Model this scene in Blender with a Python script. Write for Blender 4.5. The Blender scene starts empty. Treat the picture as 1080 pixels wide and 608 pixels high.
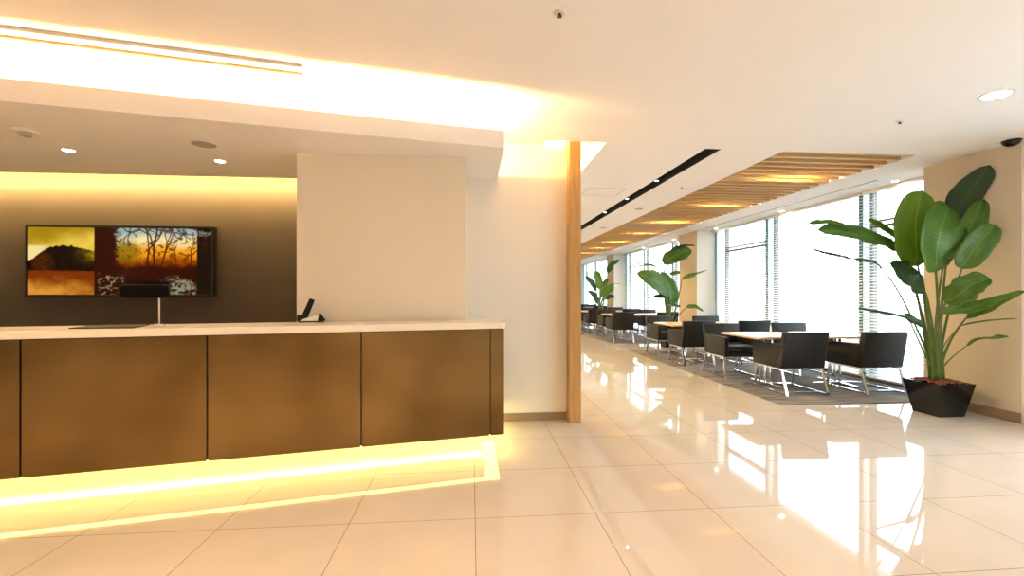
import bpy, bmesh, math, random
import numpy as np
from mathutils import Vector, Matrix
random.seed(7)
sc = bpy.context.scene
COL = sc.collection
PI = math.pi

# ------------------------------------------------------------------ camera
CAM_F, CAM_YAW, CAM_H, VH = 481.0, 0.0886, 1.25, 310.0
CY, SY = math.cos(CAM_YAW), math.sin(CAM_YAW)
cam_d = bpy.data.cameras.new('camera')
cam_d.sensor_width = 36.0
cam_d.lens = 36.0 * CAM_F / 1080.0
cam_d.shift_y = (VH - 304.0) / 1080.0
cam_d.clip_end = 300
cam = bpy.data.objects.new('camera', cam_d)
cam.location = (0, 0, CAM_H)
cam.rotation_euler = (PI / 2, 0, -CAM_YAW)
COL.objects.link(cam)
sc.camera = cam

def survey(u, v, zc):
    """point of the room seen at photo position u,v at forward distance zc"""
    xc = (u - 540.0) / CAM_F * zc
    return Vector((xc * CY + zc * SY, -xc * SY + zc * CY, CAM_H - (v - VH) * zc / CAM_F))

# ------------------------------------------------------------------ materials
def nodes_of(m):
    m.use_nodes = True
    return m.node_tree.nodes, m.node_tree.links

def mat(name, color, rough=0.5, metal=0.0, var=0.06, scale=6.0, bump=0.0, bscale=80.0, spec=0.5, stretch=None, coat=0.0):
    m = bpy.data.materials.new(name)
    n, l = nodes_of(m)
    b = n['Principled BSDF']
    b.inputs['Roughness'].default_value = rough
    b.inputs['Metallic'].default_value = metal
    b.inputs['Specular IOR Level'].default_value = spec
    b.inputs['Coat Weight'].default_value = coat
    tc = n.new('ShaderNodeTexCoord')
    src = tc.outputs['Object']
    if stretch:
        mp = n.new('ShaderNodeMapping'); mp.inputs['Scale'].default_value = stretch
        l.new(src, mp.inputs['Vector']); src = mp.outputs['Vector']
    nz = n.new('ShaderNodeTexNoise'); nz.inputs['Scale'].default_value = scale; nz.inputs['Detail'].default_value = 4
    l.new(src, nz.inputs['Vector'])
    rp = n.new('ShaderNodeValToRGB')
    c = color
    rp.color_ramp.elements[0].position = 0.3; rp.color_ramp.elements[1].position = 0.7
    rp.color_ramp.elements[0].color = (c[0] * (1 - var), c[1] * (1 - var), c[2] * (1 - var), 1)
    rp.color_ramp.elements[1].color = (min(1, c[0] * (1 + var)), min(1, c[1] * (1 + var)), min(1, c[2] * (1 + var)), 1)
    l.new(nz.outputs['Fac'], rp.inputs['Fac']); l.new(rp.outputs['Color'], b.inputs['Base Color'])
    if bump > 0:
        n2 = n.new('ShaderNodeTexNoise'); n2.inputs['Scale'].default_value = bscale; n2.inputs['Detail'].default_value = 3
        l.new(src, n2.inputs['Vector'])
        bp = n.new('ShaderNodeBump'); bp.inputs['Strength'].default_value = bump; bp.inputs['Distance'].default_value = 0.01
        l.new(n2.outputs['Fac'], bp.inputs['Height']); l.new(bp.outputs['Normal'], b.inputs['Normal'])
    return m

def emit(name, color, strength):
    m = bpy.data.materials.new(name)
    n, l = nodes_of(m)
    n.remove(n['Principled BSDF'])
    e = n.new('ShaderNodeEmission'); e.inputs['Color'].default_value = (*color, 1); e.inputs['Strength'].default_value = strength
    l.new(e.outputs[0], n['Material Output'].inputs['Surface'])
    return m

WARM = (1.0, 0.66, 0.22)
M = {}
M['wall'] = mat('wall_paint', (0.78, 0.735, 0.66), 0.75, var=0.015, scale=2, bump=0.03, bscale=200)
M['ceiling'] = mat('ceiling_paint', (0.84, 0.825, 0.84), 0.85, var=0.01, scale=2)
M['column'] = mat('column_paint', (0.76, 0.69, 0.57), 0.7, var=0.02, scale=1.5)
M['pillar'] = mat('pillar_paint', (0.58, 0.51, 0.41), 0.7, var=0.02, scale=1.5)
M['pillar_white'] = mat('pillar_pale_tone', (0.8, 0.77, 0.73), 0.7, var=0.02, scale=1.5)
M['dark_wall'] = mat('brown_wall_finish', (0.036, 0.025, 0.015), 0.5, var=0.08, scale=3)
M['skirting'] = mat('skirting_laminate', (0.27, 0.19, 0.12), 0.45, var=0.08, scale=4)
M['wood'] = mat('oak_veneer', (0.45, 0.26, 0.085), 0.45, var=0.16, scale=5, stretch=(6, 6, 0.5))
M['slat_wood'] = mat('slat_oak', (0.50, 0.33, 0.13), 0.5, var=0.14, scale=4, stretch=(0.6, 8, 8))
M['table_wood'] = mat('table_oak', (0.62, 0.42, 0.24), 0.3, var=0.1, scale=5, stretch=(1, 8, 8))
M['chrome'] = mat('chrome', (0.78, 0.78, 0.78), 0.12, 1.0, var=0.01)
M['leather'] = mat('charcoal_leather', (0.013, 0.0125, 0.012), 0.45, var=0.12, scale=10, bump=0.12, bscale=260, spec=0.3)
M['leather_seat'] = mat('grey_seat_leather', (0.035, 0.036, 0.04), 0.38, var=0.1, scale=10, bump=0.12, bscale=260)
M['black_gloss'] = mat('black_lacquer', (0.004, 0.004, 0.005), 0.12, var=0.1, spec=0.35)
M['black'] = mat('black_plastic', (0.005, 0.0045, 0.004), 0.45, var=0.1, spec=0.25)
M['matt_black'] = mat('matt_black_coating', (0.003, 0.003, 0.003), 0.7, var=0.1, spec=0.08)
M['black_matt'] = mat('black_trough_paint', (0.018, 0.017, 0.016), 0.6, var=0.1)
M['grey_dark'] = mat('dark_grey_paint', (0.06, 0.056, 0.05), 0.5, var=0.05)
M['white_plastic'] = mat('white_plastic', (0.75, 0.72, 0.68), 0.4, var=0.02)
M['grille'] = mat('grey_grille', (0.42, 0.38, 0.33), 0.6, var=0.05, scale=300)
M['silver'] = mat('brushed_silver', (0.7, 0.68, 0.65), 0.25, 1.0, var=0.03)
M['counter_top'] = mat('cream_solid_surface', (0.78, 0.70, 0.60), 0.28, var=0.03, scale=9)
M['plinth'] = mat('plinth_laminate', (0.78, 0.72, 0.60), 0.5, var=0.02)
M['frame_dark'] = mat('window_frame_bronze', (0.13, 0.115, 0.11), 0.4, 0.3, var=0.05)
M['frame_pale'] = mat('window_frame_pale', (0.62, 0.68, 0.68), 0.45, var=0.03)
M['pave'] = mat('pale_paving', (0.6, 0.6, 0.58), 0.8, var=0.08, scale=3)
M['mulch'] = mat('red_bark_mulch', (0.17, 0.045, 0.025), 0.9, var=0.5, scale=40, bump=1.0, bscale=60)
M['stem'] = mat('green_petiole', (0.07, 0.125, 0.022), 0.4, var=0.25, scale=8)
M['led'] = emit('led_strip_light', (1.0, .66, .24), 95.0)
M['led_cove'] = emit('cove_tube_light', (1.0, 0.57, 0.21), 235.0)
M['led_floor'] = emit('plinth_led_light', (1.0, 0.70, 0.13), 10.0)
M['led_under'] = emit('under_counter_led_light', (1.0, 0.72, 0.15), 5.5)
M['lamp'] = emit('downlight_glow', (1.0, 0.86, 0.66), 26.0)
M['lamp_warm'] = emit('warm_lamp_glow', (1.0, 0.70, 0.28), 110.0)
M['lamp_small'] = emit('trough_lamp_glow', (1.0, 0.93, 0.84), 14.0)

# bronze brushed metal of the counter front
m = bpy.data.materials.new('brushed_bronze'); M['bronze'] = m
n, l = nodes_of(m); b = n['Principled BSDF']
b.inputs['Metallic'].default_value = 1.0
tc = n.new('ShaderNodeTexCoord'); mp = n.new('ShaderNodeMapping'); mp.inputs['Scale'].default_value = (0.35, 1, 60)
l.new(tc.outputs['Object'], mp.inputs['Vector'])
nz = n.new('ShaderNodeTexNoise'); nz.inputs['Scale'].default_value = 4; nz.inputs['Detail'].default_value = 6
l.new(mp.outputs['Vector'], nz.inputs['Vector'])
cl = n.new('ShaderNodeTexNoise'); cl.inputs['Scale'].default_value = 1.6; cl.inputs['Detail'].default_value = 1.5
l.new(tc.outputs['Object'], cl.inputs['Vector'])
rp = n.new('ShaderNodeValToRGB')
rp.color_ramp.elements[0].position = 0.3; rp.color_ramp.elements[0].color = (0.165, 0.10, 0.038, 1)
rp.color_ramp.elements[1].position = 0.72; rp.color_ramp.elements[1].color = (0.32, 0.21, 0.088, 1)
l.new(cl.outputs['Fac'], rp.inputs['Fac'])
mx = n.new('ShaderNodeMix'); mx.data_type = 'RGBA'; mx.blend_type = 'MULTIPLY'; mx.inputs['Factor'].default_value = 0.07
l.new(rp.outputs['Color'], mx.inputs['A']); l.new(nz.outputs['Color'], mx.inputs['B'])
l.new(mx.outputs['Result'], b.inputs['Base Color'])
mr = n.new('ShaderNodeMapRange'); mr.inputs['To Min'].default_value = 0.22; mr.inputs['To Max'].default_value = 0.36
b.inputs['Roughness'].default_value = 0.27
b.inputs['Anisotropic'].default_value = 0.5

# polished floor tiles
TILE, TX0, TY0 = 0.6811, 0.020, 2.542
m = bpy.data.materials.new('polished_cream_tile'); M['floor'] = m
n, l = nodes_of(m); b = n['Principled BSDF']
ge = n.new('ShaderNodeNewGeometry')
mp = n.new('ShaderNodeMapping'); mp.vector_type = 'POINT'
mp.inputs['Location'].default_value = (-TX0 / TILE, -TY0 / TILE, 0); mp.inputs['Scale'].default_value = (1 / TILE, 1 / TILE, 1)
l.new(ge.outputs['Position'], mp.inputs['Vector'])
br = n.new('ShaderNodeTexBrick'); br.offset = 0.0; br.squash = 1.0
br.inputs['Scale'].default_value = 1.0; br.inputs['Brick Width'].default_value = 1.0; br.inputs['Row Height'].default_value = 1.0
br.inputs['Mortar Size'].default_value = 0.0035; br.inputs['Mortar Smooth'].default_value = 0.1; br.inputs['Bias'].default_value = 0.0
br.inputs['Color1'].default_value = (0.60, 0.545, 0.49, 1); br.inputs['Color2'].default_value = (0.625, 0.57, 0.51, 1)
br.inputs['Mortar'].default_value = (0.30, 0.23, 0.16, 1)
l.new(mp.outputs['Vector'], br.inputs['Vector'])
nz = n.new('ShaderNodeTexNoise'); nz.inputs['Scale'].default_value = 3.0; nz.inputs['Detail'].default_value = 5
l.new(ge.outputs['Position'], nz.inputs['Vector'])
mr = n.new('ShaderNodeMapRange'); mr.inputs['From Min'].default_value = 0.3; mr.inputs['From Max'].default_value = 0.7
mr.inputs['To Min'].default_value = 0.96; mr.inputs['To Max'].default_value = 1.03
l.new(nz.outputs['Fac'], mr.inputs['Value'])
mx = n.new('ShaderNodeVectorMath'); mx.operation = 'SCALE'
l.new(br.outputs['Color'], mx.inputs[0]); l.new(mr.outputs['Result'], mx.inputs['Scale'])
l.new(mx.outputs['Vector'], b.inputs['Base Color'])
b.inputs['Roughness'].default_value = 0.035
b.inputs['IOR'].default_value = 1.6

# rug
m = bpy.data.materials.new('grey_striped_carpet'); M['rug'] = m
n, l = nodes_of(m); b = n['Principled BSDF']; b.inputs['Roughness'].default_value = 0.95; b.inputs['Specular IOR Level'].default_value = 0.1
tc = n.new('ShaderNodeTexCoord'); mp = n.new('ShaderNodeMapping'); mp.inputs['Scale'].default_value = (1.5, 34, 1)
l.new(tc.outputs['Object'], mp.inputs['Vector'])
nz = n.new('ShaderNodeTexNoise'); nz.inputs['Scale'].default_value = 1.6; nz.inputs['Detail'].default_value = 5
l.new(mp.outputs['Vector'], nz.inputs['Vector'])
rp = n.new('ShaderNodeValToRGB')
rp.color_ramp.elements[0].position = 0.38; rp.color_ramp.elements[0].color = (0.075, 0.072, 0.074, 1)
rp.color_ramp.elements[1].position = 0.62; rp.color_ramp.elements[1].color = (0.30, 0.285, 0.285, 1)
l.new(nz.outputs['Fac'], rp.inputs['Fac']); l.new(rp.outputs['Color'], b.inputs['Base Color'])

# glass: clear pane
m = bpy.data.materials.new('clear_glass'); M['glass'] = m
n, l = nodes_of(m); n.remove(n['Principled BSDF'])
tr = n.new('ShaderNodeBsdfTransparent'); tr.inputs['Color'].default_value = (0.95, 0.98, 0.97, 1)
gl = n.new('ShaderNodeBsdfGlossy'); gl.inputs['Roughness'].default_value = 0.01
fr = n.new('ShaderNodeFresnel'); fr.inputs['IOR'].default_value = 1.45
ms = n.new('ShaderNodeMixShader')
gg = n.new('ShaderNodeNewGeometry'); iv = n.new('ShaderNodeMath'); iv.operation = 'SUBTRACT'; iv.inputs[0].default_value = 1.0
l.new(gg.outputs['Backfacing'], iv.inputs[1])
mu = n.new('ShaderNodeMath'); mu.operation = 'MULTIPLY'; l.new(fr.outputs[0], mu.inputs[0]); l.new(iv.outputs[0], mu.inputs[1])
l.new(mu.outputs[0], ms.inputs[0]); l.new(tr.outputs[0], ms.inputs[1]); l.new(gl.outputs[0], ms.inputs[2])
l.new(ms.outputs[0], n['Material Output'].inputs['Surface'])

# blind slats: white, a little translucent
m = bpy.data.materials.new('white_blind_slat'); M['blind'] = m
n, l = nodes_of(m); b = n['Principled BSDF']; b.inputs['Base Color'].default_value = (0.84, 0.86, 0.86, 1); b.inputs['Roughness'].default_value = 0.45
tl = n.new('ShaderNodeBsdfTranslucent'); tl.inputs['Color'].default_value = (0.85, 0.88, 0.88, 1)
ms = n.new('ShaderNodeMixShader'); ms.inputs[0].default_value = 0.35
l.new(b.outputs[0], ms.inputs[1]); l.new(tl.outputs[0], ms.inputs[2]); l.new(ms.outputs[0], n['Material Output'].inputs['Surface'])

m = bpy.data.materials.new('frosted_side_light'); M['frosted'] = m
n, l = nodes_of(m); b = n['Principled BSDF']; b.inputs['Base Color'].default_value = (0.75, 0.85, 0.85, 1); b.inputs['Roughness'].default_value = 0.3
tl = n.new('ShaderNodeBsdfTranslucent'); tl.inputs['Color'].default_value = (0.8, 0.93, 0.93, 1)
ms = n.new('ShaderNodeMixShader'); ms.inputs[0].default_value = 0.6
l.new(b.outputs[0], ms.inputs[1]); l.new(tl.outputs[0], ms.inputs[2]); l.new(ms.outputs[0], n['Material Output'].inputs['Surface'])

def leaf_mat(name, c1, c2, trans):
    m = bpy.data.materials.new(name)
    n, l = nodes_of(m); b = n['Principled BSDF']; b.inputs['Roughness'].default_value = 0.36
    uv = n.new('ShaderNodeUVMap')
    sx = n.new('ShaderNodeSeparateXYZ'); l.new(uv.outputs[0], sx.inputs[0])
    wv = n.new('ShaderNodeTexWave'); wv.bands_direction = 'Y'; wv.inputs['Scale'].default_value = 7.0; wv.inputs['Distortion'].default_value = 0.6
    l.new(uv.outputs[0], wv.inputs['Vector'])
    nz = n.new('ShaderNodeTexNoise'); nz.inputs['Scale'].default_value = 3.5; l.new(uv.outputs[0], nz.inputs['Vector'])
    rp = n.new('ShaderNodeValToRGB'); rp.color_ramp.elements[0].color = (*c1, 1); rp.color_ramp.elements[1].color = (*c2, 1)
    rp.color_ramp.elements[0].position = 0.3; rp.color_ramp.elements[1].position = 0.75
    l.new(nz.outputs['Fac'], rp.inputs['Fac'])
    # pale midrib
    ab = n.new('ShaderNodeMath'); ab.operation = 'ABSOLUTE'
    sb = n.new('ShaderNodeMath'); sb.operation = 'SUBTRACT'; sb.inputs[1].default_value = 0.5
    l.new(sx.outputs['X'], sb.inputs[0]); l.new(sb.outputs[0], ab.inputs[0])
    lt = n.new('ShaderNodeMath'); lt.operation = 'LESS_THAN'; lt.inputs[1].default_value = 0.022; l.new(ab.outputs[0], lt.inputs[0])
    mx = n.new('ShaderNodeMix'); mx.data_type = 'RGBA'; mx.inputs['B'].default_value = (c2[0] * 1.3, c2[1] * 1.2, c2[2] * 1.3, 1)
    l.new(lt.outputs[0], mx.inputs['Factor']); l.new(rp.outputs['Color'], mx.inputs['A'])
    l.new(mx.outputs['Result'], b.inputs['Base Color'])
    bp = n.new('ShaderNodeBump'); bp.inputs['Strength'].default_value = 0.25; bp.inputs['Distance'].default_value = 0.01
    l.new(wv.outputs['Fac'], bp.inputs['Height']); l.new(bp.outputs['Normal'], b.inputs['Normal'])
    tl = n.new('ShaderNodeBsdfTranslucent'); l.new(mx.outputs['Result'], tl.inputs['Color'])
    ms = n.new('ShaderNodeMixShader'); ms.inputs[0].default_value = trans
    l.new(b.outputs[0], ms.inputs[1]); l.new(tl.outputs[0], ms.inputs[2]); l.new(ms.outputs[0], n['Material Output'].inputs['Surface'])
    return m
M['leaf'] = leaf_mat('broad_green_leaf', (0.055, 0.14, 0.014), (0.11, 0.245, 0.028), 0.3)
M['leaf_light'] = leaf_mat('pale_green_leaf', (0.13, 0.27, 0.02), (0.20, 0.36, 0.03), 0.45)  # paler green; backlight on the broad leaf is put into the colour
M['leaf_dark'] = leaf_mat('dark_green_leaf', (0.018, 0.05, 0.014), (0.035, 0.08, 0.02), 0.2)  # darker green version of the leaf colour

# ------------------------------------------------------------------ mesh helpers
def new_bm(): return bmesh.new()

def box(bm, x0, x1, y0, y1, z0, z1, bev=0.0, mi=0, seg=2):
    r = bmesh.ops.create_cube(bm, size=1.0)
    vs = r['verts']
    for v in vs:
        v.co = Vector(((x0 + x1) / 2 + v.co.x * (x1 - x0), (y0 + y1) / 2 + v.co.y * (y1 - y0), (z0 + z1) / 2 + v.co.z * (z1 - z0)))
    fs = set(f for v in vs for f in v.link_faces)
    for f in fs: f.material_index = mi
    if bev > 0:
        es = list(set(e for v in vs for e in v.link_edges))
        r = bmesh.ops.bevel(bm, geom=es, offset=bev, segments=seg, profile=0.5, affect='EDGES')
        for f in r['faces']: f.material_index = mi
    return vs

def hexa(bm, bottom, top, bev=0.0, mi=0, seg=2):
    """solid from 2 matching polygons (lists of 3D points)"""
    nb = [bm.verts.new(p) for p in bottom]; nt = [bm.verts.new(p) for p in top]
    k = len(nb); fs = [bm.faces.new(nb[::-1]), bm.faces.new(nt)]
    for i in range(k): fs.append(bm.faces.new((nb[i], nb[(i + 1) % k], nt[(i + 1) % k], nt[i])))
    for f in fs: f.material_index = mi
    if bev > 0:
        es = list(set(e for f in fs for e in f.edges))
        r = bmesh.ops.bevel(bm, geom=es, offset=bev, segments=seg, profile=0.5, affect='EDGES')
        for f in r['faces']: f.material_index = mi

def prism(bm, poly, z0, z1, bev=0.0, mi=0):
    hexa(bm, [(x, y, z0) for x, y in poly], [(x, y, z1) for x, y in poly], bev, mi)

def cyl(bm, c, r, h, seg=24, r2=None, mi=0, axis='Z', cap=True):
    mt = Matrix.Translation(Vector(c))
    if axis == 'X': mt = mt @ Matrix.Rotation(PI / 2, 4, 'Y')
    if axis == 'Y': mt = mt @ Matrix.Rotation(PI / 2, 4, 'X')
    q = bmesh.ops.create_cone(bm, cap_ends=cap, segments=seg, radius1=r, radius2=r if r2 is None else r2, depth=h, matrix=mt)
    for f in set(f for v in q['verts'] for f in v.link_faces): f.material_index = mi
    return q['verts']

def tube(bm, pts, r, seg=8, square=False, mi=0):
    """sweep a round (or square) bar along points; r a number or a list"""
    pts = [Vector(p) for p in pts]; k = len(pts)
    rs = r if isinstance(r, (list, tuple)) else [r] * k
    rings = []; seg = 4 if square else seg
    up0 = None
    for i, p in enumerate(pts):
        if i == 0: t = pts[1] - p
        elif i == k - 1: t = p - pts[i - 1]
        else: t = (p - pts[i - 1]).normalized() + (pts[i + 1] - p).normalized()
        t.normalize()
        if up0 is None:
            up0 = Vector((1, 0, 0)) if abs(t.x) < 0.8 else Vector((0, 0, 1))
        a = (up0 - t * up0.dot(t)).normalized(); bb = t.cross(a)
        up0 = a
        ml = 1.0
        if 0 < i < k - 1:
            d = max(0.5, (pts[i + 1] - p).normalized().dot(t)); ml = 1.0 / d
        ring = []
        for j in range(seg):
            an = 2 * PI * (j + 0.5) / seg
            q = rs[i] * (1.414 if square else 1)
            ring.append(bm.verts.new(p + (a * math.cos(an) + bb * math.sin(an)) * q * (ml if square else 1)))
        rings.append(ring)
    fs = []
    for i in range(k - 1):
        for j in range(seg):
            fs.append(bm.faces.new((rings[i][j], rings[i][(j + 1) % seg], rings[i + 1][(j + 1) % seg], rings[i + 1][j])))
    fs.append(bm.faces.new(rings[0][::-1])); fs.append(bm.faces.new(rings[-1]))
    for f in fs: f.material_index = mi; f.smooth = not square

def dome(bm, c, r, flat=1.0, down=True, mi=0, seg=24):
    q = bmesh.ops.create_uvsphere(bm, u_segments=seg, v_segments=12, radius=r)
    vs = q['verts']; kill = []
    for v in vs:
        if (v.co.z > 1e-4) if down else (v.co.z < -1e-4): kill.append(v)
    vs = [v for v in vs if v not in set(kill)]
    bmesh.ops.delete(bm, geom=kill, context='VERTS')
    for v in vs: v.co = Vector(c) + Vector((v.co.x, v.co.y, v.co.z * flat))
    for f in set(f for v in vs for f in v.link_faces): f.material_index = mi; f.smooth = True

def obj(name, bm, mats, parent=None, smooth=False):
    bmesh.ops.recalc_face_normals(bm, faces=bm.faces[:])
    me = bpy.data.meshes.new(name); bm.to_mesh(me); bm.free()
    for m_ in (mats if isinstance(mats, (list, tuple)) else [mats]): me.materials.append(m_)
    if smooth:
        for p in me.polygons: p.use_smooth = True
    o = bpy.data.objects.new(name, me); COL.objects.link(o)
    if parent is not None: o.parent = parent
    return o

def tag(o, label, cat, group=None):
    o['label'] = label; o['category'] = cat
    if group: o['group'] = group
    return o

def empty(name, label, cat, loc=(0, 0, 0), rz=0.0, group=None):
    o = bpy.data.objects.new(name, None); o.empty_display_size = 0.1
    o.location = loc; o.rotation_euler = (0, 0, rz); COL.objects.link(o)
    return tag(o, label, cat, group)

def struct(name, bm, mats, parent=None):
    o = obj(name, bm, mats, parent)
    if parent is None: o['kind'] = 'structure'
    return o

def struct_empty(name):
    o = bpy.data.objects.new(name, None); COL.objects.link(o); o['kind'] = 'structure'; return o

def copy_tree(o, parent=None):
    c = o.copy(); COL.objects.link(c)
    if parent is not None: c.parent = parent
    for ch in list(o.children): copy_tree(ch, c)
    return c

def light(kind, name, loc, power, color=(1, 1, 1), size=0.1, rot=(0, 0, 0), spot=None, blend=0.5, size_y=None):
    d = bpy.data.lights.new(name, kind); d.energy = power; d.color = color
    if kind == 'AREA':
        d.size = size
        if size_y: d.shape = 'RECTANGLE'; d.size_y = size_y
    else: d.shadow_soft_size = size
    if kind == 'SPOT': d.spot_size = spot; d.spot_blend = blend
    o = bpy.data.objects.new(name, d); o.location = loc; o.rotation_euler = rot; COL.objects.link(o)
    return o

ORD = ['first', 'second', 'third', 'fourth', 'fifth', 'sixth', 'seventh', 'eighth', 'ninth', 'tenth', 'eleventh', 'twelfth']

# ------------------------------------------------------------------ room shell
HC = 2.72            # ceiling height
X0, X1, Y0, Y1 = -6.0, 5.75, -4.0, 22.9
bm = new_bm(); box(bm, X0 - .1, X1 + .05, Y0 - .1, Y1 + .1, -0.12, 0.0)
struct('floor', bm, M['floor'])

# ceiling with its recesses
HOLES = [  # x0,x1,y0,y1,depth, material of the recess
    (0.70, 0.94, 4.33, 4.50, 0.16, 0), (0.94, 1.31, 4.33, 17.0, 0.16, 0),
    (2.36, 2.53, 4.43, 21.5, 0.13, 1),
    (3.20, 4.71, 4.44, 22.2, 0.26, 0)]
bm = new_bm()
xs = sorted({X0 - .1, X1 + .05} | {h[0] for h in HOLES} | {h[1] for h in HOLES})
ys = sorted({Y0 - .1, Y1 + .1} | {h[2] for h in HOLES} | {h[3] for h in HOLES})
def in_hole(x, y):
    for h in HOLES:
        if h[0] < x < h[1] and h[2] < y < h[3]: return h
    return None
vcache = {}
def gv(x, y, z):
    k = (round(x, 4), round(y, 4), round(z, 4))
    if k not in vcache: vcache[k] = bm.verts.new(k)
    return vcache[k]
def lev(h): return HC if h is None else HC + h[4]
ncx, ncy = len(xs) - 1, len(ys) - 1
cell = [[in_hole((xs[i] + xs[i + 1]) / 2, (ys[j] + ys[j + 1]) / 2) for j in range(ncy)] for i in range(ncx)]
for i in range(ncx):
    for j in range(ncy):
        z = lev(cell[i][j]); mi = 0 if cell[i][j] is None else cell[i][j][5]
        f = bm.faces.new((gv(xs[i], ys[j], z), gv(xs[i], ys[j + 1], z), gv(xs[i + 1], ys[j + 1], z), gv(xs[i + 1], ys[j], z))); f.material_index = mi
        for di, dj in ((1, 0), (0, 1)):
            if i + di < ncx and j + dj < ncy:
                z2 = lev(cell[i + di][j + dj])
                if abs(z2 - z) > 1e-6:
                    hh = cell[i][j] or cell[i + di][j + dj]
                    if di: a, b_ = (xs[i + 1], ys[j]), (xs[i + 1], ys[j + 1])
                    else: a, b_ = (xs[i], ys[j + 1]), (xs[i + 1], ys[j + 1])
                    f = bm.faces.new((gv(*a, z), gv(*b_, z), gv(*b_, z2), gv(*a, z2))); f.material_index = hh[5]
me = bpy.data.meshes.new('ceiling'); bm.to_mesh(me); bm.free()
me.materials.append(M['ceiling']); me.materials.append(M['black_matt'])
o = bpy.data.objects.new('ceiling', me); COL.objects.link(o); o['kind'] = 'structure'
bm = new_bm(); box(bm, X0 - .1, X1 + .3, Y0 - .1, Y1 + .1, 3.06, 3.16)
struct('roof_slab', bm, M['ceiling'])

# walls
bm = new_bm(); box(bm, X0 - .12, X0, Y0 - .1, Y1 + .1, 0, 3.06); struct('wall_left', bm, M['wall'])
bm = new_bm(); box(bm, X0 - .1, X1 + .05, Y0 - .12, Y0, 0, 3.06); struct('wall_rear', bm, M['wall'])
bm = new_bm(); box(bm, X0 - .1, X1 + .05, Y1, Y1 + .12, 0, 3.06); struct('wall_far', bm, M['wall'])
YW = 4.46
bm = new_bm(); box(bm, -0.06, 0.94, YW, YW + .2, 0, 2.875); box(bm, 0.80, 0.94, YW + .2, Y1, 0, 2.875)
struct('wall_lounge', bm, M['wall'])
YT = 4.80
bm = new_bm(); box(bm, X0, -1.36, YT, YT + .15, 0, HC); struct('wall_back', bm, M['dark_wall'])
bm = new_bm(); box(bm, -1.372, -0.042, 3.73, YT + .15, 0, 2.36); struct('wall_column', bm, M['column'])
bm = new_bm(); box(bm, -0.042, 0.935, YW - .012, YW, 0, 0.078, 0.002); struct('baseboard_lounge', bm, M['skirting'])
# oak post capping the wall end
bm = new_bm(); box(bm, 0.94, 1.055, 4.332, 4.60, 0, 2.875, 0.003); struct('trim_1', bm, M['wood'])

# window side pillars
PIL = [(3.92, 4.87), (10.24, 11.17), (16.48, 17.37)]
for i, (a, b_) in enumerate(PIL):
    bm = new_bm()
    box(bm, 5.25, 5.90, a, b_, 0, HC + .3)
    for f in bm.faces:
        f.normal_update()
        f.material_index = 0 if abs(f.normal.x) > 0.5 else 1  # near and far faces get a paler colour than the side faces
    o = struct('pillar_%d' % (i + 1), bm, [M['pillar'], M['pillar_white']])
    bm = new_bm(); box(bm, 5.238, 5.25, a, b_, 0, 0.10, 0.002); struct('baseboard_pillar_%d' % (i + 1), bm, M['skirting'])
# right wall beside the camera, with an unseen glazed opening added for daylight
bm = new_bm()
box(bm, 5.30, 5.42, Y0, -1.0, 0, 3.06); box(bm, 5.30, 5.42, 3.3, 3.92, 0, 3.06); box(bm, 5.30, 5.42, -1.0, 3.3, 2.5, 3.06)
struct('wall_right', bm, M['pillar_white'])
bm = new_bm(); box(bm, 5.288, 5.30, 3.3, 3.92, 0, 0.10, 0.002); struct('baseboard_right', bm, M['skirting'])
w = struct_empty('window_9')
bm = new_bm()
for y in (-.97, 1.15, 3.27): box(bm, 5.33, 5.39, y - .03, y + .03, 0, 2.5)
box(bm, 5.33, 5.39, -1.0, 3.3, 0, .06); box(bm, 5.33, 5.39, -1.0, 3.3, 2.44, 2.5)
obj('window_frame', bm, M['frame_dark'], w)
bm = new_bm(); box(bm, 5.355, 5.363, -.94, 3.24, .06, 2.44); obj('glass', bm, M['glass'], w)

# lounge windows: three bays
BAYS = [(4.87, 10.24), (11.17, 16.48), (17.37, 22.9)]
XWN = 5.72
def window_bay(idx, a, b_):
    w = struct_empty('window_%d' % (idx + 1))
    s1, s2, s3 = a + 1.17, a + 3.26, a + 4.92   # mullion positions measured from the near pillar
    bm = new_bm()
    for y in (a + .02, s1, s1 + .19, s2, s2 + .25, s3, b_ - .02): box(bm, XWN - .03, XWN + .05, y - .022, y + .022, 0, HC, 0.002)
    for ya, yb in ((a, s1), (s2 + .25, s3)):
        for z in (2.20, 2.27): box(bm, XWN - .03, XWN + .05, ya, yb, z - .017, z + .017)
    box(bm, XWN - .03, XWN + .05, a, b_, 0, .06)
    obj('mullion', bm, M['frame_dark'], w)
    bm = new_bm()
    for ya, yb in ((s1 + .02, s1 + .17), (s2 + .02, s2 + .23), (s3 + .02, b_ - .04)): box(bm, XWN, XWN + .03, ya, yb, .06, HC)
    obj('mullion_panel', bm, M['frosted'], w)
    bm = new_bm()
    for ya, yb in ((a + .04, s1 - .02), (s1 + .21, s2 - .02), (s2 + .27, s3 - .02)): box(bm, XWN + .01, XWN + .018, ya, yb, .06, HC)
    obj('glass', bm, M['glass'], w)
    bm = new_bm(); box(bm, XWN - .05, XWN + .15, a, b_, HC - .005, 3.06); obj('window_head', bm, M['pillar_white'], w)
    return (a + .03, s1 + .08), (s1 + .10, s2 + .11), (s2 + .13, b_ - .03)
BL_LAB = ['near', 'middle', 'far']
BAY_LAB = ['nearest window, beside the big potted plant', 'second window, past the first free-standing pillar', 'third window, farthest down the lounge']
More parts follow.
